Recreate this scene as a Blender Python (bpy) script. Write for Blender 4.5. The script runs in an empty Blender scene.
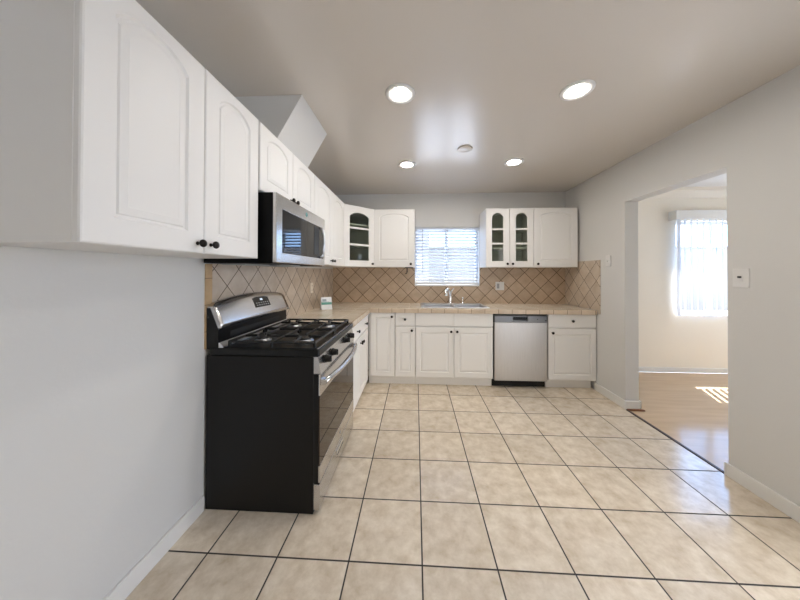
import bpy, bmesh, math, random
from mathutils import Vector, Matrix
random.seed(7)
S = bpy.context.scene
COL = S.collection
PI = math.pi
# ------------------------------------------------------------------ camera
YAW, PITCH, ROLL = -0.0501, 0.0074, 0.0024
CX, CY, FPX = 402.4364, 270.9379, 263.121
CAM = Vector((1.1957, -3.7461, 1.3376))
fw = Vector((math.sin(YAW)*math.cos(PITCH), math.cos(YAW)*math.cos(PITCH), math.sin(PITCH)))
rt = Vector((math.cos(YAW), -math.sin(YAW), 0)); up = rt.cross(fw)
r2 = math.cos(ROLL)*rt + math.sin(ROLL)*up; u2 = -math.sin(ROLL)*rt + math.cos(ROLL)*up
cd = bpy.data.cameras.new('camera'); cam = bpy.data.objects.new('camera', cd); COL.objects.link(cam)
cd.sensor_fit = 'HORIZONTAL'; cd.sensor_width = 36; cd.lens = FPX*36/800
cd.shift_x = (400-CX)/800; cd.shift_y = (CY-300)/800; cd.clip_start = 0.02; cd.clip_end = 200
cam.matrix_world = Matrix(((r2.x, u2.x, -fw.x, CAM.x), (r2.y, u2.y, -fw.y, CAM.y), (r2.z, u2.z, -fw.z, CAM.z), (0, 0, 0, 1)))
S.camera = cam
# ------------------------------------------------------------------ light
SKY = 3.4
w = bpy.data.worlds.new('world'); S.world = w; w.use_nodes = True
nt = w.node_tree; nt.nodes.clear()
wo = nt.nodes.new('ShaderNodeOutputWorld'); bg = nt.nodes.new('ShaderNodeBackground')
tc = nt.nodes.new('ShaderNodeTexCoord'); sx = nt.nodes.new('ShaderNodeSeparateXYZ'); rp = nt.nodes.new('ShaderNodeValToRGB')
nt.links.new(tc.outputs['Generated'], sx.inputs[0]); nt.links.new(sx.outputs['Z'], rp.inputs[0])
rp.color_ramp.elements[0].position = 0.0; rp.color_ramp.elements[0].color = (.50, .82, 1.30, 1)
el = rp.color_ramp.elements.new(.3); el.color = (.38, .74, 1.4, 1)
rp.color_ramp.elements[1].position = 0.8; rp.color_ramp.elements[1].color = (0.45, 0.85, 1.7, 1)
mxw = nt.nodes.new('ShaderNodeMix'); mxw.data_type = 'RGBA'; ry = nt.nodes.new('ShaderNodeMapRange'); ry.inputs['From Min'].default_value = -.5; ry.inputs['From Max'].default_value = .7
nt.links.new(sx.outputs['Y'], ry.inputs['Value']); nt.links.new(ry.outputs[0], mxw.inputs[0]); mxw.inputs[6].default_value = (.81, .78, .735, 1); nt.links.new(rp.outputs[0], mxw.inputs[7])
nt.links.new(mxw.outputs[2], bg.inputs[0]); bg.inputs[1].default_value = SKY; nt.links.new(bg.outputs[0], wo.inputs[0])
sd = bpy.data.lights.new('sun', 'SUN'); sd.energy = 9; sd.angle = 0.009; sd.color = (1, 0.95, 0.86)
so = bpy.data.objects.new('sun', sd); COL.objects.link(so)
so.rotation_euler = Vector((-.22, -.45, -.77)).to_track_quat('-Z', 'Y').to_euler()
so.location = (6, 6, 9)
def portal(name, loc, sx_, sy_, direction):
    l = bpy.data.lights.new(name, 'AREA'); l.shape = 'RECTANGLE'; l.size = sx_; l.size_y = sy_
    o = bpy.data.objects.new(name, l); COL.objects.link(o); o.location = loc
    o.rotation_euler = Vector(direction).to_track_quat('-Z', 'Y').to_euler(); l.cycles.is_portal = True
portal('portal_kitchen', (1.638, .12, 1.571), .9, .84, (0, -1, 0))
portal('portal_right', (3.40, -3.25, 1.05), 1.4, 2.0, (-1, 0, 0))
portal('portal_front', (1.475, -6.05-.08, 1.475), .95, 1.15, (0, 1, 0))
portal('portal_far', (5.25, .13, 1.41), 1.1, 1.28, (0, -1, 0))
portal('portal_side', (7.13, -1.3, 1.1), 1.4, 2.0, (-1, 0, 0))
S.view_settings.view_transform = 'Standard'; S.view_settings.look = 'None'
S.view_settings.gamma = 1; S.view_settings.use_curve_mapping = False
S.view_settings.exposure = 1.07
S.cycles.use_denoising = True
S.cycles.max_bounces = 10; S.cycles.diffuse_bounces = 6; S.cycles.glossy_bounces = 4; S.cycles.transparent_max_bounces = 12
S.cycles.sample_clamp_indirect = 6; S.cycles.caustics_reflective = False; S.cycles.caustics_refractive = False
# ------------------------------------------------------------------ materials
def mat(name, col, rough=.5, metal=0, spec=.5, bump=None, vary=None, aniso=None, emit=None, trans=0, coat=0):
    m = bpy.data.materials.new(name); m.use_nodes = True; n = m.node_tree; b = n.nodes['Principled BSDF']
    b.inputs['Base Color'].default_value = (*col, 1); b.inputs['Roughness'].default_value = rough
    b.inputs['Metallic'].default_value = metal; b.inputs['Specular IOR Level'].default_value = spec
    if coat: b.inputs['Coat Weight'].default_value = coat; b.inputs['Coat Roughness'].default_value = .08
    if emit: b.inputs['Emission Color'].default_value = (*emit[0], 1); b.inputs['Emission Strength'].default_value = emit[1]
    g = n.nodes.new('ShaderNodeNewGeometry')
    if vary:
        sc, amt, stretch = vary
        mp = n.nodes.new('ShaderNodeMapping'); mp.inputs['Scale'].default_value = stretch
        n.links.new(g.outputs['Position'], mp.inputs[0])
        no = n.nodes.new('ShaderNodeTexNoise'); no.inputs['Scale'].default_value = sc; no.inputs['Detail'].default_value = 4
        n.links.new(mp.outputs[0], no.inputs[0])
        r = n.nodes.new('ShaderNodeValToRGB'); n.links.new(no.outputs[0], r.inputs[0])
        r.color_ramp.elements[0].position = .3; r.color_ramp.elements[1].position = .7
        r.color_ramp.elements[0].color = (*[max(0, c*(1-amt)) for c in col], 1); r.color_ramp.elements[1].color = (*[min(1, c*(1+amt)) for c in col], 1)
        n.links.new(r.outputs[0], b.inputs['Base Color'])
    if bump:
        no = n.nodes.new('ShaderNodeTexNoise'); no.inputs['Scale'].default_value = bump[0]; no.inputs['Detail'].default_value = 3
        n.links.new(g.outputs['Position'], no.inputs[0]); bp = n.nodes.new('ShaderNodeBump'); bp.inputs['Strength'].default_value = bump[1]
        bp.inputs['Distance'].default_value = .01
        n.links.new(no.outputs[0], bp.inputs['Height']); n.links.new(bp.outputs[0], b.inputs['Normal'])
    return m
def tile_mat(name, base, dark, grout, axes, size, origin, gw, diag=False, rough=.3, marble=(5, .5), blotch=None, gdepth=.4, spec=.5, tvar=.06):
    """straight or diagonal square tiles laid out in world metres, with grout lines and mottling"""
    m = bpy.data.materials.new(name); m.use_nodes = True; n = m.node_tree; b = n.nodes['Principled BSDF']; L = n.links.new
    def M(op, a, c=None):
        x = n.nodes.new('ShaderNodeMath'); x.operation = op
        for i, v in enumerate((a, c)):
            if v is None: continue
            if isinstance(v, (int, float)): x.inputs[i].default_value = v
            else: L(v, x.inputs[i])
        return x.outputs[0]
    g = n.nodes.new('ShaderNodeNewGeometry'); s = n.nodes.new('ShaderNodeSeparateXYZ'); L(g.outputs['Position'], s.inputs[0])
    p = M('SUBTRACT', s.outputs[axes[0]], origin[0]); q = M('SUBTRACT', s.outputs[axes[1]], origin[1])
    if diag:
        p, q = M('MULTIPLY', M('ADD', p, q), .70711), M('MULTIPLY', M('SUBTRACT', p, q), .70711)
    u = M('DIVIDE', p, size); v = M('DIVIDE', q, size)
    def dist(t): return M('MULTIPLY', M('ABSOLUTE', M('SUBTRACT', M('FRACT', M('ADD', t, .5)), .5)), size)
    d = M('MINIMUM', dist(u), dist(v))
    mr = n.nodes.new('ShaderNodeMapRange'); mr.interpolation_type = 'SMOOTHSTEP'
    mr.inputs['From Min'].default_value = gw*.35; mr.inputs['From Max'].default_value = gw*.75; L(d, mr.inputs['Value'])
    cell = n.nodes.new('ShaderNodeCombineXYZ'); L(M('FLOOR', u), cell.inputs[0]); L(M('FLOOR', v), cell.inputs[1])
    wn = n.nodes.new('ShaderNodeTexWhiteNoise'); wn.noise_dimensions = '3D'; L(cell.outputs[0], wn.inputs['Vector'])
    no = n.nodes.new('ShaderNodeTexNoise'); no.inputs['Scale'].default_value = marble[0]; no.inputs['Detail'].default_value = 7; no.inputs['Roughness'].default_value = .65
    no.inputs['Distortion'].default_value = .15
    off = n.nodes.new('ShaderNodeVectorMath'); off.operation = 'MULTIPLY_ADD'; L(wn.outputs['Color'], off.inputs[0]); off.inputs[1].default_value = (9, 9, 9); L(g.outputs['Position'], off.inputs[2])
    L(off.outputs[0], no.inputs[0])
    r = n.nodes.new('ShaderNodeValToRGB'); L(no.outputs[0], r.inputs[0])
    r.color_ramp.elements[0].position = .5-marble[1]*.36; r.color_ramp.elements[1].position = .5+marble[1]*.3
    r.color_ramp.elements[0].color = (*dark, 1); r.color_ramp.elements[1].color = (*base, 1)
    mv = n.nodes.new('ShaderNodeMix'); mv.data_type = 'RGBA'; mv.blend_type = 'MULTIPLY'; mv.inputs[0].default_value = 1
    gv = M('ADD', M('MULTIPLY', wn.outputs['Value'], tvar*2), 1-tvar); cg = n.nodes.new('ShaderNodeCombineColor')
    for i in range(3): L(gv, cg.inputs[i])
    L(r.outputs[0], mv.inputs[6]); L(cg.outputs[0], mv.inputs[7])
    mx = n.nodes.new('ShaderNodeMix'); mx.data_type = 'RGBA'; L(mr.outputs[0], mx.inputs[0]); mx.inputs[6].default_value = (*grout, 1); L(mv.outputs[2], mx.inputs[7])
    L(mx.outputs[2], b.inputs['Base Color'])
    rr = n.nodes.new('ShaderNodeMapRange'); L(mr.outputs[0], rr.inputs['Value']); rr.inputs['To Min'].default_value = .85; rr.inputs['To Max'].default_value = rough; L(rr.outputs[0], b.inputs['Roughness'])
    b.inputs['Specular IOR Level'].default_value = spec
    bp = n.nodes.new('ShaderNodeBump'); bp.inputs['Strength'].default_value = gdepth; bp.inputs['Distance'].default_value = .004
    L(M('ADD', mr.outputs[0], M('MULTIPLY', no.outputs[0], .12)), bp.inputs['Height']); L(bp.outputs[0], b.inputs['Normal'])
    return m
def glass_mat(name, tint, gloss=.08, rough=.0):
    m = bpy.data.materials.new(name); m.use_nodes = True; n = m.node_tree; n.nodes.clear(); L = n.links.new
    o = n.nodes.new('ShaderNodeOutputMaterial'); t = n.nodes.new('ShaderNodeBsdfTransparent'); g = n.nodes.new('ShaderNodeBsdfGlossy')
    t.inputs[0].default_value = (*tint, 1); g.inputs['Roughness'].default_value = rough
    f = n.nodes.new('ShaderNodeFresnel'); f.inputs[0].default_value = 1.45
    x = n.nodes.new('ShaderNodeMixShader'); ge = n.nodes.new('ShaderNodeNewGeometry'); mm = n.nodes.new('ShaderNodeMath'); mm.operation = 'SUBTRACT'; mm.inputs[0].default_value = 1; L(ge.outputs['Backfacing'], mm.inputs[1])
    m2 = n.nodes.new('ShaderNodeMath'); m2.operation = 'MULTIPLY'; L(f.outputs[0], m2.inputs[0]); L(mm.outputs[0], m2.inputs[1])
    L(m2.outputs[0], x.inputs[0]); L(t.outputs[0], x.inputs[1]); L(g.outputs[0], x.inputs[2]); L(x.outputs[0], o.inputs[0])
    return m
def translucent_mat(name, col, amt):
    m = bpy.data.materials.new(name); m.use_nodes = True; n = m.node_tree; n.nodes.clear(); L = n.links.new
    o = n.nodes.new('ShaderNodeOutputMaterial'); d = n.nodes.new('ShaderNodeBsdfDiffuse'); t = n.nodes.new('ShaderNodeBsdfTranslucent')
    d.inputs[0].default_value = (*col, 1); t.inputs[0].default_value = (*col, 1)
    x = n.nodes.new('ShaderNodeMixShader'); x.inputs[0].default_value = amt; L(d.outputs[0], x.inputs[1]); L(t.outputs[0], x.inputs[2]); L(x.outputs[0], o.inputs[0])
    return m
WALL = mat('wall_paint', (.675, .665, .64), .55, spec=.35, bump=(60, .06))
WALL2 = mat('cream_wall_paint', (.86, .80, .69), .6, spec=.3, bump=(60, .05))
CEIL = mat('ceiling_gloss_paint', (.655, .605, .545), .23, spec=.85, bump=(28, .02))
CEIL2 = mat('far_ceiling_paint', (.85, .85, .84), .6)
CROWN = mat('cream_crown_paint', (.80, .74, .64), .5)
TRIM = mat('white_trim_paint', (.78, .77, .74), .35)
CAB = mat('cabinet_white', (.80, .785, .76), .45, spec=.35, bump=(300, .01))
CABIN = mat('cabinet_inside', (.62, .62, .56), .6)
KNOB = mat('dark_bronze', (.02, .017, .015), .28, metal=.7)
BLACK = mat('black_enamel', (.006, .006, .006), .32, spec=.3)
SIDEB = mat('black_painted_steel', (.007, .0065, .006), .36, spec=.25, bump=(40, .02))
MATTEB = mat('matte_black', (.004, .004, .004), .55, spec=.12)
IRON = mat('cast_iron', (.018, .018, .018), .45)
BGLASS = mat('black_glass', (.005, .005, .006), .04, spec=.35)
OGLASS = mat('oven_glass', (.03, .018, .01), .03, spec=.32)
STEEL = mat('brushed_steel', (.62, .61, .60), .24, metal=1, vary=(6, .06, (1, 1, 60)))
SINKM = mat('satin_steel', (.75, .77, .8), .38, metal=1)
STEELV = mat('brushed_steel_door', (.55, .53, .51), .36, metal=1, vary=(6, .05, (40, 1, 1)))
STEELD = mat('dark_steel', (.20, .20, .205), .35, metal=1)
CHROME = mat('chrome', (.85, .86, .88), .08, metal=1)
ALU = mat('cast_aluminium', (.45, .46, .48), .3, metal=1)
PLAST = mat('white_plastic', (.74, .73, .71), .35)
IVORY = mat('ivory_plastic', (.86, .78, .66), .4)
DARK = mat('dark_slot', (.02, .02, .02), .5)
GREYP = mat('grey_plastic', (.35, .36, .36), .4)
DISC = mat('lamp_diffuser', (.9, .9, .88), .5, emit=((1, .955, .89), 90))
LCD = mat('clock_display', (.6, .65, .7), .3, emit=((.75, .85, 1), .25))
FLOORT = tile_mat('floor_tile', (.80, .71, .585), (.56, .455, .33), (.035, .03, .027), 'XY', .3399, (1.2286, -.4908), .0065, rough=.16, marble=(13, .62), spec=.5)
WOOD = mat('laminate_floor', (.60, .445, .30), .13, spec=.16, vary=(2.2, .06, (1, 9, 1)))
DWOOD = mat('dark_threshold', (.05, .028, .018), .4)
RWOOD = mat('reddish_wood', (.22, .09, .04), .45)
BSL = tile_mat('splash_tile_left_lit', (.64, .55, .45), (.49, .39, .29), (.10, .065, .04), 'YZ', .1527, (-2.142, 1.252), .0045, True, .3, (6, .6), tvar=.05)  # paler copy of the splash tile; the left wall's stronger light is in its colour
BSB = tile_mat('splash_tile_back', (.60, .465, .34), (.44, .325, .22), (.10, .065, .04), 'XZ', .1527, (2.276, 1.13), .0058, True, .32, (6, .6), tvar=.07)
BTRIM = tile_mat('bullnose_tile', (.58, .40, .22), (.46, .30, .15), (.18, .12, .07), 'YZ', .152, (0.05, 1.152), .003, False, .3, (6, .5))
CTILE = tile_mat('counter_tile', (.76, .68, .57), (.64, .55, .43), (.42, .34, .25), 'XY', .1524, (.66, -.652), .0035, False, .22, (5, .6), gdepth=.25)
CEDGE = tile_mat('counter_edge_tile', (.64, .525, .40), (.52, .41, .30), (.12, .08, .05), 'XY', .1545, (.762, -.652+.077), .004, False, .25, (8, .6), gdepth=.25)
BLIND = translucent_mat('blind_white', (.72, .73, .75), .10)
VBLIND = translucent_mat('vertical_blind_white', (.80, .82, .85), .07)
WGLASS = glass_mat('window_glass', (.97, .98, 1)); CGLASS = glass_mat('cabinet_glass', (.86, .89, .86))
CARD = mat('card_white', (.8, .82, .84), .4); CGREEN = mat('card_green', (.12, .36, .30), .5); CGREY = mat('card_grey', (.35, .42, .47), .5)
STUCCO = mat('pale_stucco', (.20, .205, .21), .8, bump=(50, .2)); GROUND = mat('concrete_ground', (.52, .54, .56), .8, vary=(3, .15, (1, 1, 1)))
GREEN = mat('leaf_green', (.08, .2, .06), .6); EMB = mat('emblem_teal', (.10, .26, .27), .3)
# ------------------------------------------------------------------ helpers
def B(bm, x0, x1, y0, y1, z0, z1, bev=0, seg=2, M=None):
    r = bmesh.ops.create_cube(bm, size=1); vs = r['verts']
    for v in vs: v.co = Vector((x0+(v.co.x+.5)*(x1-x0), y0+(v.co.y+.5)*(y1-y0), z0+(v.co.z+.5)*(z1-z0)))
    if bev:
        es = list({e for v in vs for e in v.link_edges})
        r = bmesh.ops.bevel(bm, geom=es, offset=bev, segments=seg, affect='EDGES', profile=.6); vs = list({v for f in r['faces'] for v in f.verts} | {v for v in vs if v.is_valid})
    if M is not None: bmesh.ops.transform(bm, matrix=M, verts=vs)
    return vs
def poly_prism(bm, pts, axis, a, b):
    """pts: 2-D outline in the two other axes; extruded along axis from a to b"""
    def P(p, t):
        return {'x': (t, p[0], p[1]), 'y': (p[0], t, p[1]), 'z': (p[0], p[1], t)}[axis]
    A = [bm.verts.new(P(p, a)) for p in pts]; C = [bm.verts.new(P(p, b)) for p in pts]; n = len(pts)
    bm.faces.new(A); bm.faces.new(C[::-1])
    for i in range(n): bm.faces.new((A[i], C[i], C[(i+1) % n], A[(i+1) % n]))
    bmesh.ops.recalc_face_normals(bm, faces=bm.faces)
def tube(bm, pts, r, seg=12, caps=True):
    pts = [Vector(p) for p in pts]; rings = []
    for i, p in enumerate(pts):
        t = (pts[min(i+1, len(pts)-1)]-pts[max(i-1, 0)]).normalized()
        a = t.cross(Vector((0, 0, 1)) if abs(t.z) < .95 else Vector((1, 0, 0))).normalized(); c = t.cross(a)
        rr = r[i] if isinstance(r, (list, tuple)) else r
        rings.append([bm.verts.new(p+rr*(math.cos(k*2*PI/seg)*a+math.sin(k*2*PI/seg)*c)) for k in range(seg)])
    for A, C in zip(rings, rings[1:]):
        for k in range(seg):
            f = bm.faces.new((A[k], A[(k+1) % seg], C[(k+1) % seg], C[k])); f.smooth = True
    if caps: bm.faces.new(rings[0]); bm.faces.new(rings[-1][::-1])
    bmesh.ops.recalc_face_normals(bm, faces=bm.faces)
def lathe(bm, prof, c, axis='z', seg=24):
    """prof: (radius, height) along axis from centre c"""
    def P(r, h, a):
        x, y = r*math.cos(a), r*math.sin(a)
        d = {'z': (x, y, h), '-z': (x, -y, -h), 'x': (h, x, y), '-x': (-h, -x, y), 'y': (x, h, y), '-y': (x, -h, y)}[axis]
        return Vector(c)+Vector(d)
    rings = [[bm.verts.new(P(max(r, 1e-4), h, k*2*PI/seg)) for k in range(seg)] for r, h in prof]
    for A, C in zip(rings, rings[1:]):
        for k in range(seg):
            f = bm.faces.new((A[k], A[(k+1) % seg], C[(k+1) % seg], C[k])); f.smooth = True
    bm.faces.new(rings[0]); bm.faces.new(rings[-1][::-1])
    bmesh.ops.recalc_face_normals(bm, faces=bm.faces)
def NB(): return bmesh.new()
def obj(name, bm, m, parent=None, world=False):
    if parent is not None and world: bmesh.ops.translate(bm, vec=-parent_world(parent), verts=bm.verts)
    me = bpy.data.meshes.new(name); bm.to_mesh(me); bm.free(); me.materials.append(m)
    o = bpy.data.objects.new(name, me); COL.objects.link(o)
    if parent is not None: o.parent = parent
    return o
def parent_world(p):
    v = Vector((0, 0, 0))
    while p is not None: v += p.location; p = p.parent
    return v
def thing(name, label, cat, loc, rotz=0, group=None):
    o = bpy.data.objects.new(name, None); COL.objects.link(o); o.location = loc; o.rotation_euler = (0, 0, rotz)
    o.empty_display_size = .1; return tag(o, label, cat, group)
def tag(o, label, cat, group=None):
    o['label'] = label; o['category'] = cat
    if group: o['group'] = group
    return o
def struct(name, bm, m, parent=None):
    o = obj(name, bm, m, parent)
    if parent is None: o['kind'] = 'structure'
    return o
def boxes(*bs, bev=0):
    bm = NB()
    for b in bs: B(bm, *b, bev=bev)
    return bm
# ------------------------------------------------------------------ room shell
XR, HC, YF = 3.266, 2.465, -6.05      # right wall, ceiling height, wall behind the camera
XW = XR+.125
struct('floor', boxes((0, XR, YF, 0, -.06, 0)), FLOORT)
fl2 = struct('floor_far', boxes((XR, 7.05, -2.3, 0, -.06, -.002)), WOOD)
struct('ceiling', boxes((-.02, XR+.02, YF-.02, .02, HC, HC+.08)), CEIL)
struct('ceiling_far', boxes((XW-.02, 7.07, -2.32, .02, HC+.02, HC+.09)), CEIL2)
struct('wall_left', boxes((-.12, 0, YF, .15, 0, HC)), WALL)
WX0, WX1, WZ0, WZ1 = 1.186, 2.09, 1.153, 1.989
FX0, FX1, FZ0, FZ1 = 4.72, 5.80, .78, 2.05
struct('wall_back', boxes((0, WX0, 0, .15, 0, HC), (WX1, XW-.06, 0, .15, 0, HC), (WX0, WX1, 0, .15, 0, WZ0), (WX0, WX1, 0, .15, WZ1, HC)), WALL)
struct('wall_far', boxes((XW-.06, FX0, 0, .15, 0, HC+.02), (FX1, 7.05, 0, .15, 0, HC+.02), (FX0, FX1, 0, .15, 0, FZ0), (FX0, FX1, 0, .15, FZ1, HC+.02)), WALL2)
OY0, OY1, OZ = -1.89, -1.035, 2.05
GY0, GY1, GZ1 = -3.95, -2.55, 2.05
struct('wall_right', boxes((XR, XW, OY1, 0, 0, HC), (XR, XW, OY0, OY1, OZ, HC), (XR, XW, GY1, OY0, 0, HC), (XR, XW, GY0, GY1, GZ1, HC), (XR, XW, YF, GY0, 0, HC)), WALL)
struct('wall_far_right', boxes((7.05, 7.2, -2.3, -2.0, 0, HC+.02), (7.05, 7.2, -.6, .15, 0, HC+.02), (7.05, 7.2, -2.0, -.6, 2.1, HC+.02), (7.05, 7.2, -2.0, -.6, 0, .1)), WALL2)
struct('wall_far_front', boxes((XW, 7.2, -2.42, -2.3, 0, HC+.02)), WALL2)
struct('wall_front', boxes((-.12, 1.0, YF-.15, YF, 0, HC), (1.95, XW, YF-.15, YF, 0, HC), (1.0, 1.95, YF-.15, YF, 0, .9), (1.0, 1.95, YF-.15, YF, 2.05, HC)), WALL)
def base(name, x0, x1, y0, y1):
    bm = NB(); B(bm, x0, x1, y0, y1, 0, .085, .004); struct(name, bm, TRIM)
base('baseboard_left', 0.0, .014, YF, -2.315)
bm = NB(); B(bm, XR-.014, XR, OY1, -.60, 0, .085, .004); B(bm, XR-.014, XW+.014, OY1-.014, OY1, 0, .085, .004); B(bm, XW, XW+.014, OY1-.014, -.014, 0, .085, .004); struct('baseboard_right', bm, TRIM)
bm = NB(); B(bm, XR-.014, XR, GY1+.05, OY0, 0, .085, .004); B(bm, XR-.014, XW+.014, OY0, OY0+.014, 0, .085, .004); struct('baseboard_front_right', bm, TRIM)
bm = NB(); B(bm, XW+.014, 7.05, -.014, 0, .008, .07, .004); struct('baseboard_far', bm, TRIM)
bm = NB(); poly_prism(bm, [(0, 2.36), (-.012, 2.36), (-.02, 2.375), (-.03, 2.385), (-.075, 2.44), (-.085, 2.445), (-.09, 2.485), (0, 2.485)], 'x', XW, 7.05); struct('trim_1', bm, CROWN)
bm = NB(); poly_prism(bm, [(XR-.012, 0), (XR-.004, .006), (XR+.012, .006), (XR+.02, 0)], 'y', OY0+.0, OY1-.014); struct('trim_2', bm, DWOOD)
struct('trim_3', boxes((XR+.0, XW+.03, OY1-.038, OY1-.014, 0, .012), bev=.003), RWOOD)
# kitchen window
def pane_window(name, x0, x1, z0, z1, y, axis='y', mull=True, fr=.035):
    bm = NB()
    rails = [(x0, x1, z0, z0+fr), (x0, x1, z1-fr, z1), (x0, x0+fr, z0+fr, z1-fr), (x1-fr, x1, z0+fr, z1-fr)]
    if mull: rails.append(((x0+x1)/2-.02, (x0+x1)/2+.02, z0+fr, z1-fr))
    for a, b, c, d in rails:
        B(bm, *((a, b, y, y+.045) if axis == 'y' else (y, y+.045, a, b)), c, d, .004)
    w_ = struct(name, bm, TRIM)
    g = boxes((x0+fr, x1-fr, y+.02, y+.024, z0+fr, z1-fr) if axis == 'y' else (y+.02, y+.024, x0+fr, x1-fr, z0+fr, z1-fr))
    struct('pane', g, WGLASS, w_); return w_
w1 = pane_window('window_1', WX0, WX1, WZ0, WZ1, .085)
pane_window('window_2', FX0, FX1, FZ0, FZ1, .085)
pane_window('window_3', GY0, GY1, 0.0, GZ1, XR+.05, 'x', fr=.06)
pane_window('window_added_front', 1.0, 1.95, .9, 2.05, YF-.1)  # unseen window added behind the camera to bring in front light
pane_window('window_added_side', -2.0, -.6, 0.1, 2.1, 7.1, 'x', fr=.06)  # unseen window added at the side to brighten the far room
bm = NB(); B(bm, WX0, WX1, -.012, .085, WZ0-.001, WZ0+.018, .004); struct('window_sill', bm, TRIM, w1)
# outside
struct('ground', boxes((-14, 20, -20, 20, -.2, -.1)), GROUND)
struct('roof_sun_eaves', boxes((-.6, 3.3, .15, .78, 2.5, 2.6), (3.3, 7.8, .15, .62, 2.5, 2.6), (-.6, 3.8, -6.6, .15, 2.56, 2.66), (3.8, 7.6, -2.6, .15, 2.56, 2.66), (-1.2, -.6, -6.6, .78, 2.5, 2.6)), STUCCO)  # unseen roof; eave depths shaped to block sun at the back windows
hs = thing('neighbour_house', 'pale stucco house seen brightly through the window over the sink', 'building', (-1.2, 6.6, -.1))
obj('wall', boxes((-6, 1.72, 6.6, 11, -.1, 3.1)), STUCCO, hs, True)
for i, (a, b) in enumerate(((-1.4, -.5), (1.05, 1.45))): obj('window', boxes((a, b, 6.56, 6.62, 1.45, 2.05)), GREYP, hs, True)
fc = thing('garden_wall', 'white garden wall beyond the right part of the kitchen window', 'wall', (4.6, 7.2, -.1))
obj('panel', boxes((1.73, 16, 7.2, 7.35, -.1, 2.35)), STUCCO, fc, True); obj('cap', boxes((1.73, 16, 7.15, 7.4, 2.35, 2.41)), STUCCO, fc, True)
# ------------------------------------------------------------------ cabinets
def outline(x0, x1, z0, z1, rise, K):
    """panel outline, apex of arch at z1"""
    pts = [(x0, z0), (x1, z0)]
    for k in range(K+1):
        t = 1-k/K; x = x0+(x1-x0)*t; s = 2*t-1
        pts.append((x, z1-rise*(1-math.sqrt(max(0, 1-(.93*s)**2)))/(1-math.sqrt(1-.93**2)) if rise else z1))
    return pts
def door_bm(x0, x1, z0, z1, mx, mb, mt, rise=0, glass=False, muntins=(), K=18):
    """cabinet door, front face at y=-0.02, back at y=0; raised panel or opening"""
    if not rise: K = 1
    bm = NB()
    def outer(inset):
        pts = [(x0+inset, z0+inset), (x1-inset, z0+inset)]
        return pts+[(x1-inset-(x1-x0-2*inset)*k/K, z1-inset) for k in range(K+1)]
    def loop(pts, y): return [bm.verts.new((p[0], y, p[1])) for p in pts]
    def bridge(A, C, sm=False):
        n = len(A)
        for i in range(n): bm.faces.new((A[i], A[(i+1) % n], C[(i+1) % n], C[i])).smooth = sm
    px0, px1, pz0, pz1 = x0+mx, x1-mx, z0+mb, z1-mt
    inn = lambda d: outline(px0+d, px1-d, pz0+d, pz1-d, max(0, rise), K)
    back = loop(outer(0), 0)
    ls = [back, loop(outer(0), -.014), loop(outer(.0022), -.0182), loop(outer(.006), -.02)]
    if glass:
        ls += [loop(inn(-.004), -.02), loop(inn(0), -.017), loop(inn(0), 0)]
        for A, C in zip(ls, ls[1:]): bridge(A, C)
        bridge(ls[-1], back)
        for mz in muntins: B(bm, px0-.002, px1+.002, -.018, -.002, mz-.012, mz+.012, .002, 1)
    else:
        ls += [loop(inn(-.003), -.02), loop(inn(.003), -.0125), loop(inn(.009), -.0125), loop(inn(.013), -.0165), loop(inn(.034), -.0205), loop(inn(.036), -.0198)]
        for A, C in zip(ls, ls[1:]): bridge(A, C)
        bm.faces.new(ls[-1][::-1]); bm.faces.new(back)
    bmesh.ops.recalc_face_normals(bm, faces=bm.faces)
    return bm
def knob(parent, x, z):
    bm = NB(); lathe(bm, [(.0075, 0), (.0075, .003), (.005, .006), (.0048, .013), (.009, .016), (.0145, .020), (.0155, .025), (.013, .030), (.007, .0325), (0.001, .033)], (x, -.0195, z), '-y', 20)
    return obj('knob', bm, KNOB, parent)
def carcase(parent, w, d, z0, z1, m=CAB):
    bm = NB(); B(bm, .001, w-.001, 0, d, z0, z1, .0015, 1); return obj('body', bm, m, parent)
def open_carcase(parent, w, d, z0, z1, shelves):
    t = .018
    obj('body', boxes((.001, t, 0, d, z0, z1), (w-t, w-.001, 0, d, z0, z1), (t, w-t, 0, d, z0, z0+t), (t, w-t, 0, d, z1-t, z1)), CAB, parent)
    obj('back_panel', boxes((t, w-t, d-.012, d-.001, z0+t, z1-t)), CABIN, parent)
    for s in shelves: obj('shelf', boxes((t, w-t, .02, d-.012, s-.009, s+.009)), CABIN, parent)
def cab_door(parent, x0, x1, z0, z1, kx=None, kz=None, mx=.072, mb=.082, mt=.05, rise=.05, g=.0016, **k):
    bm = door_bm(x0+g, x1-g, z0, z1, mx, mb, mt, rise, **k)
    o = obj('door', bm, CAB, parent)
    if k.get('glass'):
        obj('pane', boxes((x0+mx-.006, x1-mx+.006, -.0085, -.0065, z0+mb-.006, z1-mt+.006)), CGLASS, o)
    if kx is not None: knob(o, kx, kz)
    return o
def drawer(parent, x0, x1, z0, z1, kx=None):
    bm = NB(); B(bm, x0+.0016, x1-.0016, -.02, 0, z0, z1, .005, 3); o = obj('drawer', bm, CAB, parent)
    if kx is not None: knob(o, kx, (z0+z1)/2)
UZ0, UZ1, UD = 1.413, 2.165, .325
R90 = PI/2
def left_cab(name, y0, z, label, cat='cabinet', x=.3265): return thing(name, label, cat, (x, y0, z), R90)
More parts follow.
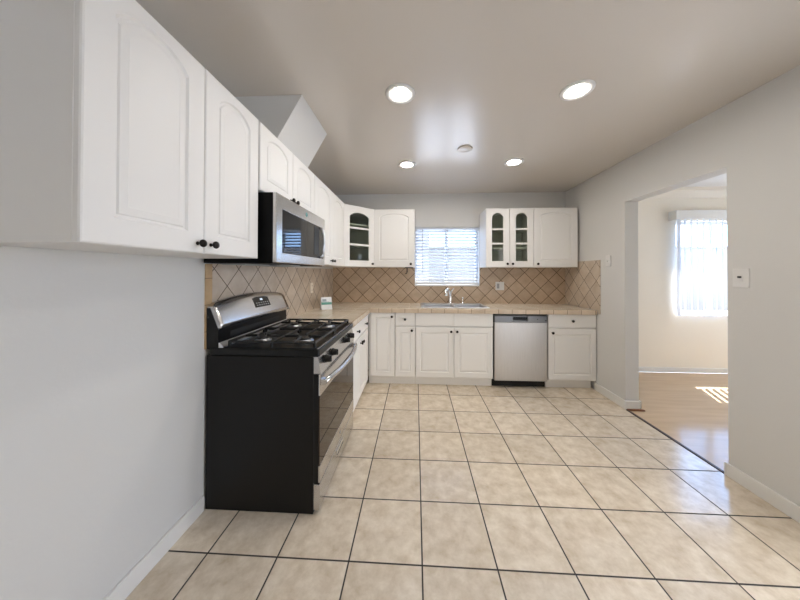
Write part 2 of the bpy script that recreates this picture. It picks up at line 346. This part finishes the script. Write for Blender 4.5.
# local x runs along +Y for the left run; z stays absolute minus base
c = left_cab('wall_cabinet', -3.125, UZ0, 'tall white two-door wall cabinet nearest the camera, left of the microwave'); W = .76; H = UZ1-UZ0
carcase(c, W, UD, 0, H)
cab_door(c, 0, W*.52, 0, H, W*.52-.033, .038, .078); cab_door(c, W*.52, W, 0, H, W*.52+.033, .038, .075)
c = left_cab('wall_cabinet', -2.355, 1.79, 'short white two-door wall cabinet directly above the microwave'); W = .772; H = UZ1-1.79
carcase(c, W, UD, 0, H)
cab_door(c, 0, W/2, 0, H, W/2-.033, .038, .07, .07, .045, .045); cab_door(c, W/2, W, 0, H, W/2+.033, .038, .07, .07, .045, .045)
c = left_cab('wall_cabinet', -1.580, UZ0, 'tall white two-door wall cabinet between the microwave and the corner cabinet'); W = .925; H = UZ1-UZ0
carcase(c, W, UD, 0, H)
cab_door(c, 0, W/2, 0, H, W/2-.035, .045, .075); cab_door(c, W/2, W, 0, H, W/2+.035, .045, .075)
# diagonal corner cabinet
A = Vector((.3265, -.6405)); Bp = Vector((.6405, -.3265)); DL = (Bp-A).length
c = thing('corner_cabinet', 'diagonal white corner wall cabinet with one arched glass door', 'cabinet', (A.x, A.y, UZ0), PI/4)
def toloc(p):
    d = Vector(p)-A; return ((d.x+d.y)*.70711, (d.y-d.x)*.70711)
H = UZ1-UZ0
pent = [toloc(p) for p in ((.3275, -.6395), (.6395, -.3275), (.6395, -.003), (.003, -.003), (.003, -.6395))]
for nm, a, b, m in (('bottom_panel', 0, .018, CAB), ('top_panel', H-.018, H, CAB), ('shelf', .275, .29, CABIN), ('shelf', .52, .535, CABIN)):
    s = .97 if nm == 'shelf' else 1
    cc = (.22, .16); bm = NB(); poly_prism(bm, [(cc[0]+(p[0]-cc[0])*s, cc[1]+(p[1]-cc[1])*s) for p in pent], 'z', a, b); obj(nm, bm, m, c)
bm = NB()
for i in (1, 2, 3, 4):
    p, q = Vector(pent[i]), Vector(pent[(i+1) % 5]); n = Vector((-(q-p).y, (q-p).x)).normalized()*.014
    poly_prism(bm, [p, q, q+n, p+n], 'z', .018, H-.018)
obj('body', bm, CABIN, c)
cab_door(c, 0, DL, 0, H, DL-.035, .04, .08, .078, .082, .055, glass=True, muntins=(.272, .478))
c = thing('wall_cabinet', 'white single-door wall cabinet left of the window over the sink', 'cabinet', (.6425, -.317, UZ0)); W = 1.183-.6425
carcase(c, W, .314, 0, H); cab_door(c, .002, W, 0, H, W-.05, .04, .08, .085, .06, .045)
c = thing('wall_cabinet', 'white wall cabinet with twin arched glass doors right of the window', 'cabinet', (2.092, -.317, UZ0)); W = .597
open_carcase(c, W, .314, 0, H, (.25, .49))
for x0, kx in ((0, W/2-.033), (W/2, W/2+.033)):
    cab_door(c, x0, x0+W/2, 0, H, kx, .042, .076, .078, .06, .055, glass=True, muntins=(.302, .486))
c = thing('wall_cabinet', 'white single-door wall cabinet at the far right end beside the right wall', 'cabinet', (2.691, -.317, UZ0)); W = .541
carcase(c, W, .314, 0, H); cab_door(c, 0, W, 0, H, .045, .042, .078, .085, .055, .045)
# base cabinets
BZ, BT = .10, .868
BD = .605
def toe(parent, w, y=.05, z1=BZ): obj('toe_kick', boxes((0, w, y, y+.02, -BZ+.0, 0)), CAB, parent)
c = left_cab('base_cabinet', -1.516, BZ, 'white base cabinet with two drawers and two doors between range and corner', x=.632); W = 1.516-.634; H = BT-BZ
carcase(c, W, BD, 0, H); toe(c, W)
for x0, kx in ((0, .3485), (.385, .422)):
    drawer(c, x0, x0+.385, .616, H-.003, x0+.2); cab_door(c, x0, x0+.385, .009, .60, kx, .543, .06, .065, .065, 0)
c = thing('base_cabinet', 'white base cabinet with one full-height door in the inner corner', 'cabinet', (.634, -.612, BZ)); W = .952-.634
carcase(c, W, BD, 0, H); toe(c, W); cab_door(c, .026, W-.002, .009, H-.003, W-.035, .72, .055, .06, .06, 0)
c = thing('base_cabinet', 'narrow white base cabinet, small drawer over slim door, left of the sink', 'cabinet', (.954, -.612, BZ)); W = 1.192-.954
carcase(c, W, BD, 0, H); toe(c, W); drawer(c, 0, W, .616, H-.003, W/2); cab_door(c, 0, W, .009, .60, W-.04, .56, .055, .065, .065, 0)
c = thing('base_cabinet', 'wide white sink base cabinet with two doors under the sink', 'cabinet', (1.194, -.612, BZ)); W = 2.098-1.194
obj('body', boxes((.001, .018, 0, BD, 0, H), (W-.018, W-.001, 0, BD, 0, H), (.018, W-.018, 0, BD, 0, .018), (.018, W-.018, .004, .018, .018, H), (.018, W-.018, BD-.012, BD, .018, H)), CAB, c)
toe(c, W)
for x0, kx in ((0, W/2-.035), (W/2, W/2+.035)):
    drawer(c, x0, x0+W/2, .616, H-.003); cab_door(c, x0, x0+W/2, .009, .60, kx, .553, .058, .065, .065, 0)
c = thing('base_cabinet', 'white base cabinet with drawer and door right of the dishwasher', 'cabinet', (2.722, -.612, BZ)); W = 3.258-2.722
carcase(c, W, BD, 0, H); toe(c, W-.02); drawer(c, 0, W, .616, H-.003, W/2); cab_door(c, 0, W, .009, .60, .045, .553, .058, .065, .065, 0)
# ------------------------------------------------------------------ countertop and splash
SX0, SX1, SY0, SY1 = 1.275, 2.075, -.52, -.075
ct = thing('countertop', 'L-shaped beige tiled countertop with tan edge tiles', 'countertop', (.33, -.33, .87))
bm = boxes((.002, .645, -1.516, -.637, .87, .914), (.002, SX0, -.637, -.009, .87, .914), (SX1, XR-.012, -.637, -.009, .87, .914), (SX0, SX1, -.637, SY0, .87, .914), (SX0, SX1, SY1, -.009, .87, .914))
obj('tile_top', bm, CTILE, ct, True)
bm = NB(); B(bm, .645, .662, -1.516, -.652, .866, .917, .004, 3); obj('edge_tile', bm, CEDGE, ct, True)
bm = NB(); B(bm, .645, XR-.012, -.654, -.637, .866, .917, .004, 3); obj('edge_tile', bm, CEDGE, ct, True)
b_ = thing('tile_backsplash', 'diagonal tiled backsplash on the left wall behind range and microwave', 'backsplash', (0, -1.2, .914))
obj('tile_field', boxes((0.0003, .008, -2.263, -.008, .9145, 1.389)), BSL, b_, True)
bm = NB(); B(bm, .0003, .0085, -2.312, -2.263, .90, 1.387, .003, 2); obj('bullnose_edge', bm, BTRIM, b_, True)
b_ = thing('tile_backsplash', 'diagonal tiled backsplash on the back wall around the sink window', 'backsplash', (1.64, 0, .914))
obj('tile_field', boxes((.0085, WX0-.001, -.008, -.0003, .914, 1.413), (WX1+.001, XR-.0085, -.008, -.0003, .914, 1.413), (WX0-.001, WX1+.001, -.008, -.0003, .914, WZ0-.002)), BSB, b_, True)
b_ = thing('tile_backsplash', 'short tiled side splash on the right wall beside the far cabinet', 'backsplash', (XR, -.34, .914))
obj('tile_field', boxes((XR-.008, XR-.0003, -.662, -.0085, .917, 1.462)), BSL, b_, True)
bm = NB(); B(bm, XR-.011, XR-.0003, -.69, -.662, .88, 1.488, .003, 2); B(bm, XR-.011, XR-.0003, -.662, -.0085, 1.462, 1.488, .003, 2); obj('bullnose_edge', bm, BSL, b_, True)
# ------------------------------------------------------------------ sink
sk = thing('kitchen_sink', 'double-bowl stainless steel sink set into the counter below the window', 'sink', (1.675, -.3, .914))
bm = NB()
x0, x1, y0, y1 = SX0-.012, SX1+.012, SY0-.012, SY1+.012
bowls = [(1.30, 1.665), (1.685, 2.05)]; by0, by1 = -.465, -.19
zt0, zt1 = .9145, .924
for b in ((x0, x1, y0, by0), (x0, x1, by1, y1), (x0, 1.30, by0, by1), (2.05, x1, by0, by1), (1.665, 1.685, by0, by1)): B(bm, *b, zt0, zt1, .002, 1)
obj('rim', bm, SINKM, sk, True)
for a, b in bowls:
    bm = NB(); zb = .74
    for q in ((a, a+.003, by0, by1), (b-.003, b, by0, by1), (a, b, by0, by0+.003), (a, b, by1-.003, by1)): B(bm, *q, zb, zt0+.002)
    B(bm, a, b, by0, by1, zb-.003, zb)
    o = obj('bowl', bm, SINKM, sk, True)
    bm = NB(); lathe(bm, [(.045, 0), (.045, .003), (.03, .004), (.028, .001), (.001, .001)], ((a+b)/2, (by0+by1)/2, zb), 'z'); obj('drain', bm, CHROME, o, True)
fa = thing('faucet', 'chrome high-arc kitchen faucet standing behind the sink', 'faucet', (1.668, -.115, .924))
bm = NB(); lathe(bm, [(.034, 0), (.034, .006), (.027, .014), (.0245, .02), (.0235, .10), (.025, .115), (.025, .14), (.02, .155), (.008, .16)], (1.668, -.115, .924)); obj('base', bm, CHROME, fa, True)
bm = NB(); tube(bm, [(1.668, -.118, 1.02), (1.660, -.135, 1.075), (1.645, -.16, 1.112), (1.627, -.19, 1.122), (1.610, -.215, 1.11)], [.017, .018, .019, .019, .02], 16); obj('spout', bm, CHROME, fa, True)
bm = NB(); tube(bm, [(1.611, -.213, 1.112), (1.602, -.228, 1.09), (1.598, -.235, 1.055), (1.597, -.237, 1.035)], [.021, .023, .024, .02], 16); obj('spray_head', bm, CHROME, fa, True)
bm = NB(); tube(bm, [(1.675, -.115, 1.075), (1.695, -.11, 1.10), (1.72, -.105, 1.125)], [.009, .009, .006], 10); obj('lever', bm, CHROME, fa, True)
sp = thing('soap_dispenser', 'short slim chrome dispenser on the sink deck right of the faucet', 'dispenser', (1.84, -.11, .924))
bm = NB(); lathe(bm, [(.02, 0), (.02, .005), (.013, .01), (.012, .045), (.007, .05), (.007, .07), (.012, .072), (.012, .082), (.001, .083)], (1.84, -.11, .924)); obj('base', bm, CHROME, sp, True)
bm = NB(); tube(bm, [(1.84, -.11, .998), (1.84, -.16, .994)], .005, 10); obj('nozzle', bm, CHROME, sp, True)
# ------------------------------------------------------------------ dishwasher
dw = thing('dishwasher', 'stainless steel dishwasher set under the counter right of the sink', 'dishwasher', (2.41, -.33, 0))
obj('body', boxes((2.112, 2.708, -.585, -.03, .10, .862)), BLACK, dw, True)
bm = NB(); B(bm, 2.112, 2.708, -.637, -.586, .092, .765, .006, 3); obj('door_panel', bm, STEELV, dw, True)
bm = NB(); 
for b in ((2.112, 2.32, .767, .845), (2.49, 2.708, .767, .845), (2.32, 2.49, .767, .79), (2.32, 2.49, .832, .845)): B(bm, b[0], b[1], -.637, -.586, b[2], b[3], .002, 1)
cp = obj('control_panel', bm, STEELD, dw, True)
bm = NB(); poly_prism(bm, [(2.321, .831), (2.489, .831), (2.489, .808), (2.472, .791), (2.338, .791), (2.321, .808)], 'y', -.612, -.60); obj('handle_pocket', bm, DARK, cp, True)
bm = NB(); B(bm, 2.325, 2.485, -.639, -.612, .818, .832, .003, 2); obj('handle', bm, BLACK, cp, True)
bm = NB(); lathe(bm, [(.006, 0), (.006, .001)], (2.60, -.637, .806), '-y', 12); obj('button', bm, DARK, cp, True)
bm = NB(); B(bm, 2.685, 2.70, -.6378, -.6368, .785, .80); obj('indicator', bm, DARK, cp, True)
obj('top_gap_strip', boxes((2.104, 2.716, -.62, -.59, .848, .866)), DARK, dw, True)
obj('toe_kick', boxes((2.104, 2.716, -.56, -.54, .002, .092)), BLACK, dw, True)
# ------------------------------------------------------------------ range
RY0, RY1 = -2.31, -1.52
rg = thing('gas_range', 'freestanding black and stainless gas range against the left wall', 'stove', (.33, -1.92, 0))
bm = NB(); B(bm, .0115, .632, RY0, RY1, .001, .868, .003, 1); ob = obj('body', bm, SIDEB, rg, True)
bm = NB(); B(bm, .03, .664, RY0-.003, RY1+.003, .868, .912, .012, 3); top = obj('cooktop', bm, BLACK, rg, True)
bm = NB()   # raised lip round the burner field
for b in ((.09, .645, RY0+.006, RY0+.02), (.09, .645, RY1-.02, RY1-.006), (.632, .646, RY0+.006, RY1-.006)): B(bm, *b, .911, .9155, .002, 2)
obj('lip', bm, BLACK, top, True)
bm = NB(); poly_prism(bm, [(.081, .905), (.081, .938), (.086, .94), (.108, .918), (.108, .905)], 'y', RY0+.004, RY1-.004); obj('chrome_strip', bm, SINKM, top, True)
bm = NB(); B(bm, .648, .656, RY0+.01, RY1-.01, .908, .9145, .002, 2); obj('front_strip', bm, STEEL, top, True)
burn = [(.235, -2.135, .040), (.50, -2.135, .048), (.235, -1.70, .042), (.50, -1.70, .046)]
for x, y, r in burn:
    bm = NB(); lathe(bm, [(r+.012, 0), (r+.012, .006), (r, .010), (r, .016)], (x, y, .912), 'z', 28); bo = obj('burner', bm, ALU, top, True)
    bm = NB(); lathe(bm, [(r-.002, 0), (r+.001, .004), (r-.002, .009), (r-.012, .011), (.001, .0115)], (x, y, .928), 'z', 28); obj('cap', bm, IRON, bo, True)
def bar(bm, p, q, w=.011, h=.014):
    p, q = Vector(p), Vector(q); d = (q-p); L_ = d.length; a = math.atan2(d.y, d.x)
    M_ = Matrix.Translation((p+q)/2) @ Matrix.Rotation(a, 4, 'Z') @ Matrix.Rotation(-math.asin(d.z/L_), 4, 'Y')
    B(bm, -L_/2, L_/2, -w/2, w/2, -h/2, h/2, .003, 1, M_)
for ya, yb in ((RY0+.035, -1.93), (-1.905, RY1-.035)):
    bm = NB(); z = .940; xa, xb = .125, .625; ym = (ya+yb)/2
    for p, q in (((xa, ya), (xb, ya)), ((xa, yb), (xb, yb)), ((xa, ya), (xa, yb)), ((xb, ya), (xb, yb)), (((xa+xb)/2, ya), ((xa+xb)/2, yb))): bar(bm, (*p, z), (*q, z))
    for cx_ in (.235, .50):
        cy_ = -2.135 if ya < -2 else -1.70
        for dx, dy in ((1, 0), (-1, 0), (0, 1), (0, -1)):
            ex = cx_+dx*.135 if dx else cx_; ey = (yb if dy > 0 else ya) if dy else cy_
            ex = max(xa, min(xb, ex))
            bar(bm, (ex, ey, z), (cx_+dx*.03, cy_+dy*.03, z+.005))
    for px in (xa, xb, (xa+xb)/2):
        for py in (ya, yb): B(bm, px-.007, px+.007, py-.007, py+.007, .9125, .946, .002, 1)
    obj('grate', bm, IRON, top, True)
# back guard: black riser and tilted arched stainless panel
bm = NB(); poly_prism(bm, [(.012, .90), (.080, .90), (.080, 1.012), (.03, 1.135), (.012, 1.135)], 'y', RY0+.002, RY1-.002)
gd = obj('backguard_riser', bm, BLACK, rg, True)
def topz(t): return 1.158+.034*(1-(2*t-1)**2)-.014*max(0, abs(2*t-1)-.93)/.07
bm = NB(); N = 24; prof = []
def gp(t, s, off):   # t along Y, s up the slope 0..1
    y = RY0+.004+(-1.503-RY0-.004)*t; zt = topz(t); zb = 1.022
    zz = zb+(zt-zb)*s; xx = .097-(zz-zb)*.44+off
    return Vector((xx, y, zz))
grid = [[bm.verts.new(gp(i/N, j/6, .0015*math.sin(PI*j/6))) for j in range(7)] for i in range(N+1)]
def bkp(t, j):
    p = gp(t, j, -.03); p.x = max(.0125, p.x); return p
bk = [[bm.verts.new(bkp(i/N, j)) for j in (0, 1)] for i in range(N+1)]
for i in range(N):
    for j in range(6): bm.faces.new((grid[i][j], grid[i+1][j], grid[i+1][j+1], grid[i][j+1])).smooth = True
    bm.faces.new((grid[i][6], grid[i+1][6], bk[i+1][1], bk[i][1])); bm.faces.new((bk[i][0], bk[i+1][0], grid[i+1][0], grid[i][0])); bm.faces.new((bk[i][0], bk[i][1], bk[i+1][1], bk[i+1][0]))
for i in (0, N): bm.faces.new([grid[i][j] for j in range(7)]+[bk[i][1], bk[i][0]])
bmesh.ops.recalc_face_normals(bm, faces=bm.faces)
gpn = obj('backguard', bm, STEEL, rg, True)
bm = NB(); A_ = []
for t, s in ((.46, .40), (.69, .40), (.69, .78), (.63, .82), (.52, .82), (.46, .78)): A_.append((t, s))
f = [bm.verts.new(gp(t, s, .004)) for t, s in A_]; b2 = [bm.verts.new(gp(t, s, -.005)) for t, s in A_]
bm.faces.new(f); bm.faces.new(b2[::-1])
for i in range(6): bm.faces.new((f[i], b2[i], b2[(i+1) % 6], f[(i+1) % 6]))
bmesh.ops.recalc_face_normals(bm, faces=bm.faces)
dp = obj('control_display', bm, BGLASS, gpn, True)
bm = NB(); f = [bm.verts.new(gp(t, s, .0046)) for t, s in ((.555, .66), (.595, .66), (.595, .74), (.555, .74))]; bm.faces.new(f); obj('clock', bm, LCD, dp, True)
bm = NB()
for i in range(6):
    for j in range(2):
        t = .48+i*.034; s = .46+j*.09
        bm.faces.new([bm.verts.new(gp(a, b, .0046)) for a, b in ((t, s), (t+.018, s), (t+.018, s+.035), (t, s+.035))])
obj('buttons', bm, GREYP, dp, True)
bm = NB(); B(bm, .0795, .0815, RY0+.1, RY1-.12, .955, .985); obj('vent_slot', bm, DARK, gd, True)
# knob panel, door, drawer
bm = NB(); poly_prism(bm, [(.628, .870), (.655, .870), (.672, .776), (.628, .776)], 'y', RY0+.003, RY1-.003); kp = obj('knob_panel', bm, STEEL, rg, True)
for y in (-2.215, -2.085, -1.78, -1.645):
    bm = NB(); lathe(bm, [(.024, 0), (.024, .008), (.021, .012), (.019, .030), (.016, .033), (.001, .033)], (.664, y, .832), 'x', 22)
    B(bm, .69, .703, y-.005, y+.005, .814, .850, .002, 1); obj('knob', bm, BLACK, kp, True)
bm = NB(); B(bm, .63, .662, RY0+.001, RY1-.001, .172, .773, .004, 2); od = obj('oven_door', bm, BLACK, rg, True)
bm = NB(); B(bm, .660, .670, RY0+.001, RY1-.001, .655, .773, .003, 2); pt = obj('door_top_band', bm, STEEL, od, True)
bm = NB()
for k in range(22):
    y = RY0+.12+k*.024; B(bm, .6695, .6712, y, y+.014, .752, .757); B(bm, .6695, .6712, y, y+.014, .762, .767)
obj('vent_slots', bm, DARK, pt, True)
bm = NB(); B(bm, .660, .667, RY0+.001, RY1-.001, .268, .654, .002, 1); obj('door_glass', bm, OGLASS, od, True)
bm = NB(); B(bm, .660, .670, RY0+.001, RY1-.001, .176, .267, .003, 2); obj('door_bottom_band', bm, STEEL, od, True)
bm = NB(); pts = []
for k in range(17):
    t = k/16; pts.append((.688+.036*(1-abs(2*t-1)**2.4), RY0+.015+(RY1-RY0-.03)*t, .728))
tube(bm, pts, .0165, 14); B(bm, .668, .70, RY0+.006, RY0+.04, .711, .745, .004, 2); B(bm, .668, .70, RY1-.04, RY1-.006, .711, .745, .004, 2)
obj('door_handle', bm, STEEL, od, True)
bm = NB(); B(bm, .633, .668, RY0+.001, RY1-.001, .025, .165, .005, 3); dr = obj('drawer', bm, STEEL, rg, True)
bm = NB(); B(bm, .667, .673, -2.0, -1.84, .118, .142, .003, 2); dh = obj('drawer_handle', bm, CHROME, dr, True)
bm = NB(); B(bm, .6675, .674, -1.99, -1.85, .112, .119); obj('slot', bm, DARK, dh, True)
bm = NB(); lathe(bm, [(.011, 0), (.011, .0015), (.001, .0017)], (.670, -1.92, .222), 'x', 20); obj('emblem', bm, STEELD, od, True)
# ------------------------------------------------------------------ microwave
MY0, MY1, MZ0, MZ1 = -2.338, -1.565, 1.39, 1.782
mw = thing('microwave', 'over-the-range microwave with stainless door below the short cabinet', 'microwave', (.2, -1.95, MZ0))
bm = NB(); B(bm, .012, .409, MY0+.002, MY1-.002, MZ0, MZ1, .003, 1); obj('body', bm, MATTEB, mw, True)
bm = NB()
F0, F1 = .410, .430; wy0, wy1, wz0, wz1 = -2.27, -1.592, 1.452, 1.702
B(bm, F0, F1, MY0, wy0, MZ0+.004, MZ1, .004, 2); B(bm, F0, F1, wy1, MY1, MZ0+.004, MZ1, .004, 2)
B(bm, F0, F1, wy0-.006, wy1+.006, wz1, MZ1, .004, 2); B(bm, F0, F1, wy0-.006, wy1+.006, MZ0+.004, wz0, .004, 2)
md = obj('door', bm, STEEL, mw, True)
obj('window', boxes((F0+.002, F1-.003, wy0, wy1, wz0, wz1)), BGLASS, md, True)
bm = NB(); B(bm, F1-.0035, F1-.0015, -1.79, -1.69, 1.475, 1.69); obj('control_strip', bm, BLACK, md, True)
bm = NB(); tube(bm, [(.428, -1.655, 1.695), (.445, -1.655, 1.685), (.455, -1.655, 1.64), (.459, -1.655, 1.577), (.455, -1.655, 1.515), (.445, -1.655, 1.47), (.428, -1.655, 1.46)], .0095, 12); obj('handle', bm, SINKM, md, True)
bm = NB(); lathe(bm, [(.016, 0), (.016, .0015), (.013, .0018), (.001, .0018)], (.4298, -1.935, 1.745), 'x', 24); obj('emblem', bm, EMB, md, True)
bm = NB(); B(bm, .06, .2, MY0+.08, MY0+.34, MZ0-.006, MZ0+.001); B(bm, .06, .2, MY1-.34, MY1-.08, MZ0-.006, MZ0+.001); B(bm, .28, .36, -2.02, -1.88, MZ0-.006, MZ0+.001); obj('vent_filter', bm, GREYP, mw, True)
# ------------------------------------------------------------------ duct chase above cabinet
bm = NB(); poly_prism(bm, [(.001, 2.167), (.302, 2.167), (.475, HC-.001), (.001, HC-.001)], 'y', -2.123, -1.651)
tag(obj('duct_cover', bm, WALL), 'slanted boxed duct cover between ceiling and the cabinet above the microwave', 'duct cover')
# ------------------------------------------------------------------ small things
def duplex(name, loc, axis, label, m, two=False, cat='outlet', toggle=False, group=None, w_=.072, h_=.116):
    o = thing(name, label, cat, loc); X, Y, Z = loc
    def bb(bm, a0, a1, d0, d1, z0, z1, bev=0):
        if axis == 'x': B(bm, X+d0, X+d1, Y+a0, Y+a1, Z+z0, Z+z1, bev, 2)
        elif axis == '-x': B(bm, X-d1, X-d0, Y+a0, Y+a1, Z+z0, Z+z1, bev, 2)
        else: B(bm, X+a0, X+a1, Y-d1, Y-d0, Z+z0, Z+z1, bev, 2)
    bm = NB(); bb(bm, -w_/2, w_/2, 0.0002, .007, -h_/2, h_/2, .003); pl = obj('cover_plate', bm, m, o, True)
    return o, pl, bb
o, pl, bb = duplex('wall_outlet', (.0085, -.796, 1.163), 'x', 'ivory duplex outlet on the left splash above the small card', IVORY)
for dz in (-.026, .026):
    bm = NB(); bb(bm, -.017, .017, .0065, .009, dz-.015, dz+.015, .002); r_ = obj('receptacle', bm, IVORY, pl, True)
    bm = NB(); bb(bm, -.008, -.005, .0088, .0094, dz-.006, dz+.006); bb(bm, .005, .008, .0088, .0094, dz-.006, dz+.006); obj('slot', bm, DARK, o, True)
o, pl, bb = duplex('wall_outlet', (2.368, -.0085, 1.158), '-y', 'square white double outlet plate on the back splash right of the window', PLAST, w_=.118, h_=.114)
bm = NB(); bb(bm, -.042, -.008, .0065, .0095, -.034, .034, .002); obj('rocker_switch', bm, GREYP, o, True)
for dz in (-.02, .02):
    bm = NB(); bb(bm, .010, .042, .0065, .009, dz-.015, dz+.015, .002); obj('receptacle', bm, PLAST, o, True)
o, pl, bb = duplex('light_switch', (XR-.0002, -.815, 1.472), '-x', 'white toggle light switch on the right wall beside the tile splash', PLAST, cat='switch', w_=.074, h_=.12)
bm = NB(); bb(bm, -.005, .005, .006, .018, -.012, .008, .002); obj('toggle', bm, PLAST, o, True)
o, pl, bb = duplex('light_switch', (XR-.0002, -1.967, 1.31), '-x', 'white square switch plate on the right wall near the doorway', PLAST, cat='switch', w_=.085, h_=.118)
bm = NB(); bb(bm, -.012, .012, .0065, .008, -.022, .022, .002); r_ = obj('switch_bezel', bm, PLAST, o, True)
bm = NB(); bb(bm, -.006, .006, .007, .021, .0, .012, .002); obj('toggle', bm, DARK, o, True)
# sign card on counter
cd_ = thing('counter_card', 'small folded white card with green band standing on the left counter', 'card', (.16, -.74, .9145), math.radians(32))
for s, nm in ((-1, 'front_leaf'), (1, 'back_leaf')):
    bm = NB(); M_ = Matrix.Translation((0, 0, .139)) @ Matrix.Rotation(s*.30, 4, 'X'); B(bm, -.06, .06, -.001, .001, -.145, 0, M=M_); lf = obj(nm, bm, CARD, cd_)
    if s == -1:
        bm = NB(); B(bm, -.059, .059, -.0016, -.0011, -.088, -.06, M=M_); obj('green_band', bm, CGREEN, lf)
        bm = NB(); B(bm, -.045, .0, -.0016, -.0011, -.05, -.022, M=M_); B(bm, -.06, .03, -.0016, -.0011, -.057, -.053, M=M_); obj('printed_mark', bm, CGREY, lf)
# hook under cabinet
hk = thing('cabinet_hook', 'small black hook hanging below the cabinet left of the window', 'hook', (1.075, -.24, UZ0))
bm = NB(); B(bm, 1.055, 1.165, -.25, -.23, UZ0-.012, UZ0-.0005, .002, 1); obj('mount', bm, BLACK, hk, True)
bm = NB(); tube(bm, [(1.082, -.24, UZ0-.008), (1.082, -.24, UZ0-.07), (1.074, -.24, UZ0-.082), (1.06, -.24, UZ0-.085)], .007, 10); obj('arm', bm, BLACK, hk, True)
# recessed lights
for (x, y), lab in zip(((1.097, -2.101), (2.186, -2.082), (1.103, -1.019), (2.19, -1.032)),
        ('round recessed ceiling light nearest the camera on the left', 'round recessed ceiling light nearest the camera on the right',
         'round recessed ceiling light further back on the left, towards the sink', 'round recessed ceiling light further back on the right, towards the sink')):
    l = thing('ceiling_light', lab, 'ceiling light', (x, y, HC), group='recessed ceiling lights')
    bm = NB(); R_ = .094
    lathe(bm, [(R_, .0005), (R_-.002, .006), (R_-.012, .009), (.060, .006), (.058, .002), (.058, .0005)], (x, y, HC), '-z', 40); obj('trim_ring', bm, PLAST, l, True)
    bm = NB(); lathe(bm, [(.057, .001), (.057, .0035), (.001, .0036)], (x, y, HC), '-z', 40); obj('diffuser', bm, DISC, l, True)
bm = NB(); lathe(bm, [(.066, .0005), (.066, .008), (.06, .012), (.058, .011), (.056, .012), (.001, .013)], (1.64, -1.347, HC), '-z', 36)
tag(obj('cover_plate', bm, CEIL), 'plain round cover disc on the ceiling between the four lights', 'cover plate')
# ------------------------------------------------------------------ blinds
hb = thing('horizontal_blind', 'white horizontal slat blind hanging in the window over the sink', 'blind', (1.638, .035, WZ1))
bx0, bx1 = WX0+.008, WX1-.008
bm = NB(); B(bm, bx0, bx1, .012, .06, WZ1-.024, WZ1-.001, .003, 1); obj('head_rail', bm, BLIND, hb, True)
bm = NB(); B(bm, bx0, bx1, .022, .05, 1.176, 1.206, .004, 2); obj('bottom_rail', bm, PLAST, hb, True)
n = 17
for k in range(n):
    z = 1.228+k*(WZ1-.06-1.228)/(n-1)
    M_ = Matrix.Translation((0, .036, z)) @ Matrix.Rotation(math.radians(-20), 4, 'X')
    bm = NB(); B(bm, bx0, bx1, -.024, .024, -.0012, .0012, M=M_); obj('slat', bm, BLIND, hb, True)
for x in (1.36, 1.638, 1.93):
    bm = NB(); tube(bm, [(x, .011, 1.2), (x, .011, WZ1-.03)], .0012, 6); obj('ladder_cord', bm, PLAST, hb, True)
bm = NB(); tube(bm, [(1.295, .004, WZ1-.03), (1.295, .002, 1.33)], .0045, 8); obj('tilt_wand', bm, GREYP, hb, True)
bm = NB(); tube(bm, [(1.65, .006, WZ1-.03), (1.65, .004, 1.27)], .0014, 6); lathe(bm, [(.002, 0), (.006, .01), (.006, .03), (.002, .035)], (1.65, .004, 1.24), 'z', 10); obj('pull_cord', bm, GREYP, hb, True)
vb = thing('vertical_blind', 'white vertical slat blind in the room beyond the doorway', 'blind', (5.26, -.07, 2.06))
bm = NB(); B(bm, 4.62, 5.95, -.118, -.106, 2.052, 2.172, .003, 1); B(bm, 4.62, 4.632, -.106, -.0005, 2.052, 2.172, .003, 1); B(bm, 5.938, 5.95, -.106, -.0005, 2.052, 2.172, .003, 1); B(bm, 4.632, 5.938, -.106, -.0005, 2.16, 2.171); obj('valance', bm, TRIM, vb, True)
bm = NB(); B(bm, 4.65, 5.92, -.075, -.045, 2.10, 2.155, .003, 1); obj('track', bm, PLAST, vb, True)
x = 4.70; k = 0
while x < 5.88:
    ang = math.radians(38+random.uniform(-4, 4)) if k > 0 else math.radians(20)
    bm = NB(); nseg = 6
    for s in range(nseg):      # slightly curved slat
        a0, a1 = -.0445+.089*s/nseg, -.0445+.089*(s+1)/nseg
        q = [bm.verts.new((a, .004*(1-(a/.0445)**2), z)) for a, z in ((a0, .775), (a1, .775), (a1, 2.105), (a0, 2.105))]; bm.faces.new(q).smooth = True
    bmesh.ops.remove_doubles(bm, verts=bm.verts, dist=1e-5)
    bmesh.ops.transform(bm, matrix=Matrix.Translation((x, -.06, 0)) @ Matrix.Rotation(ang, 4, 'Z'), verts=bm.verts)
    obj('slat', bm, VBLIND, vb, True); x += .079; k += 1
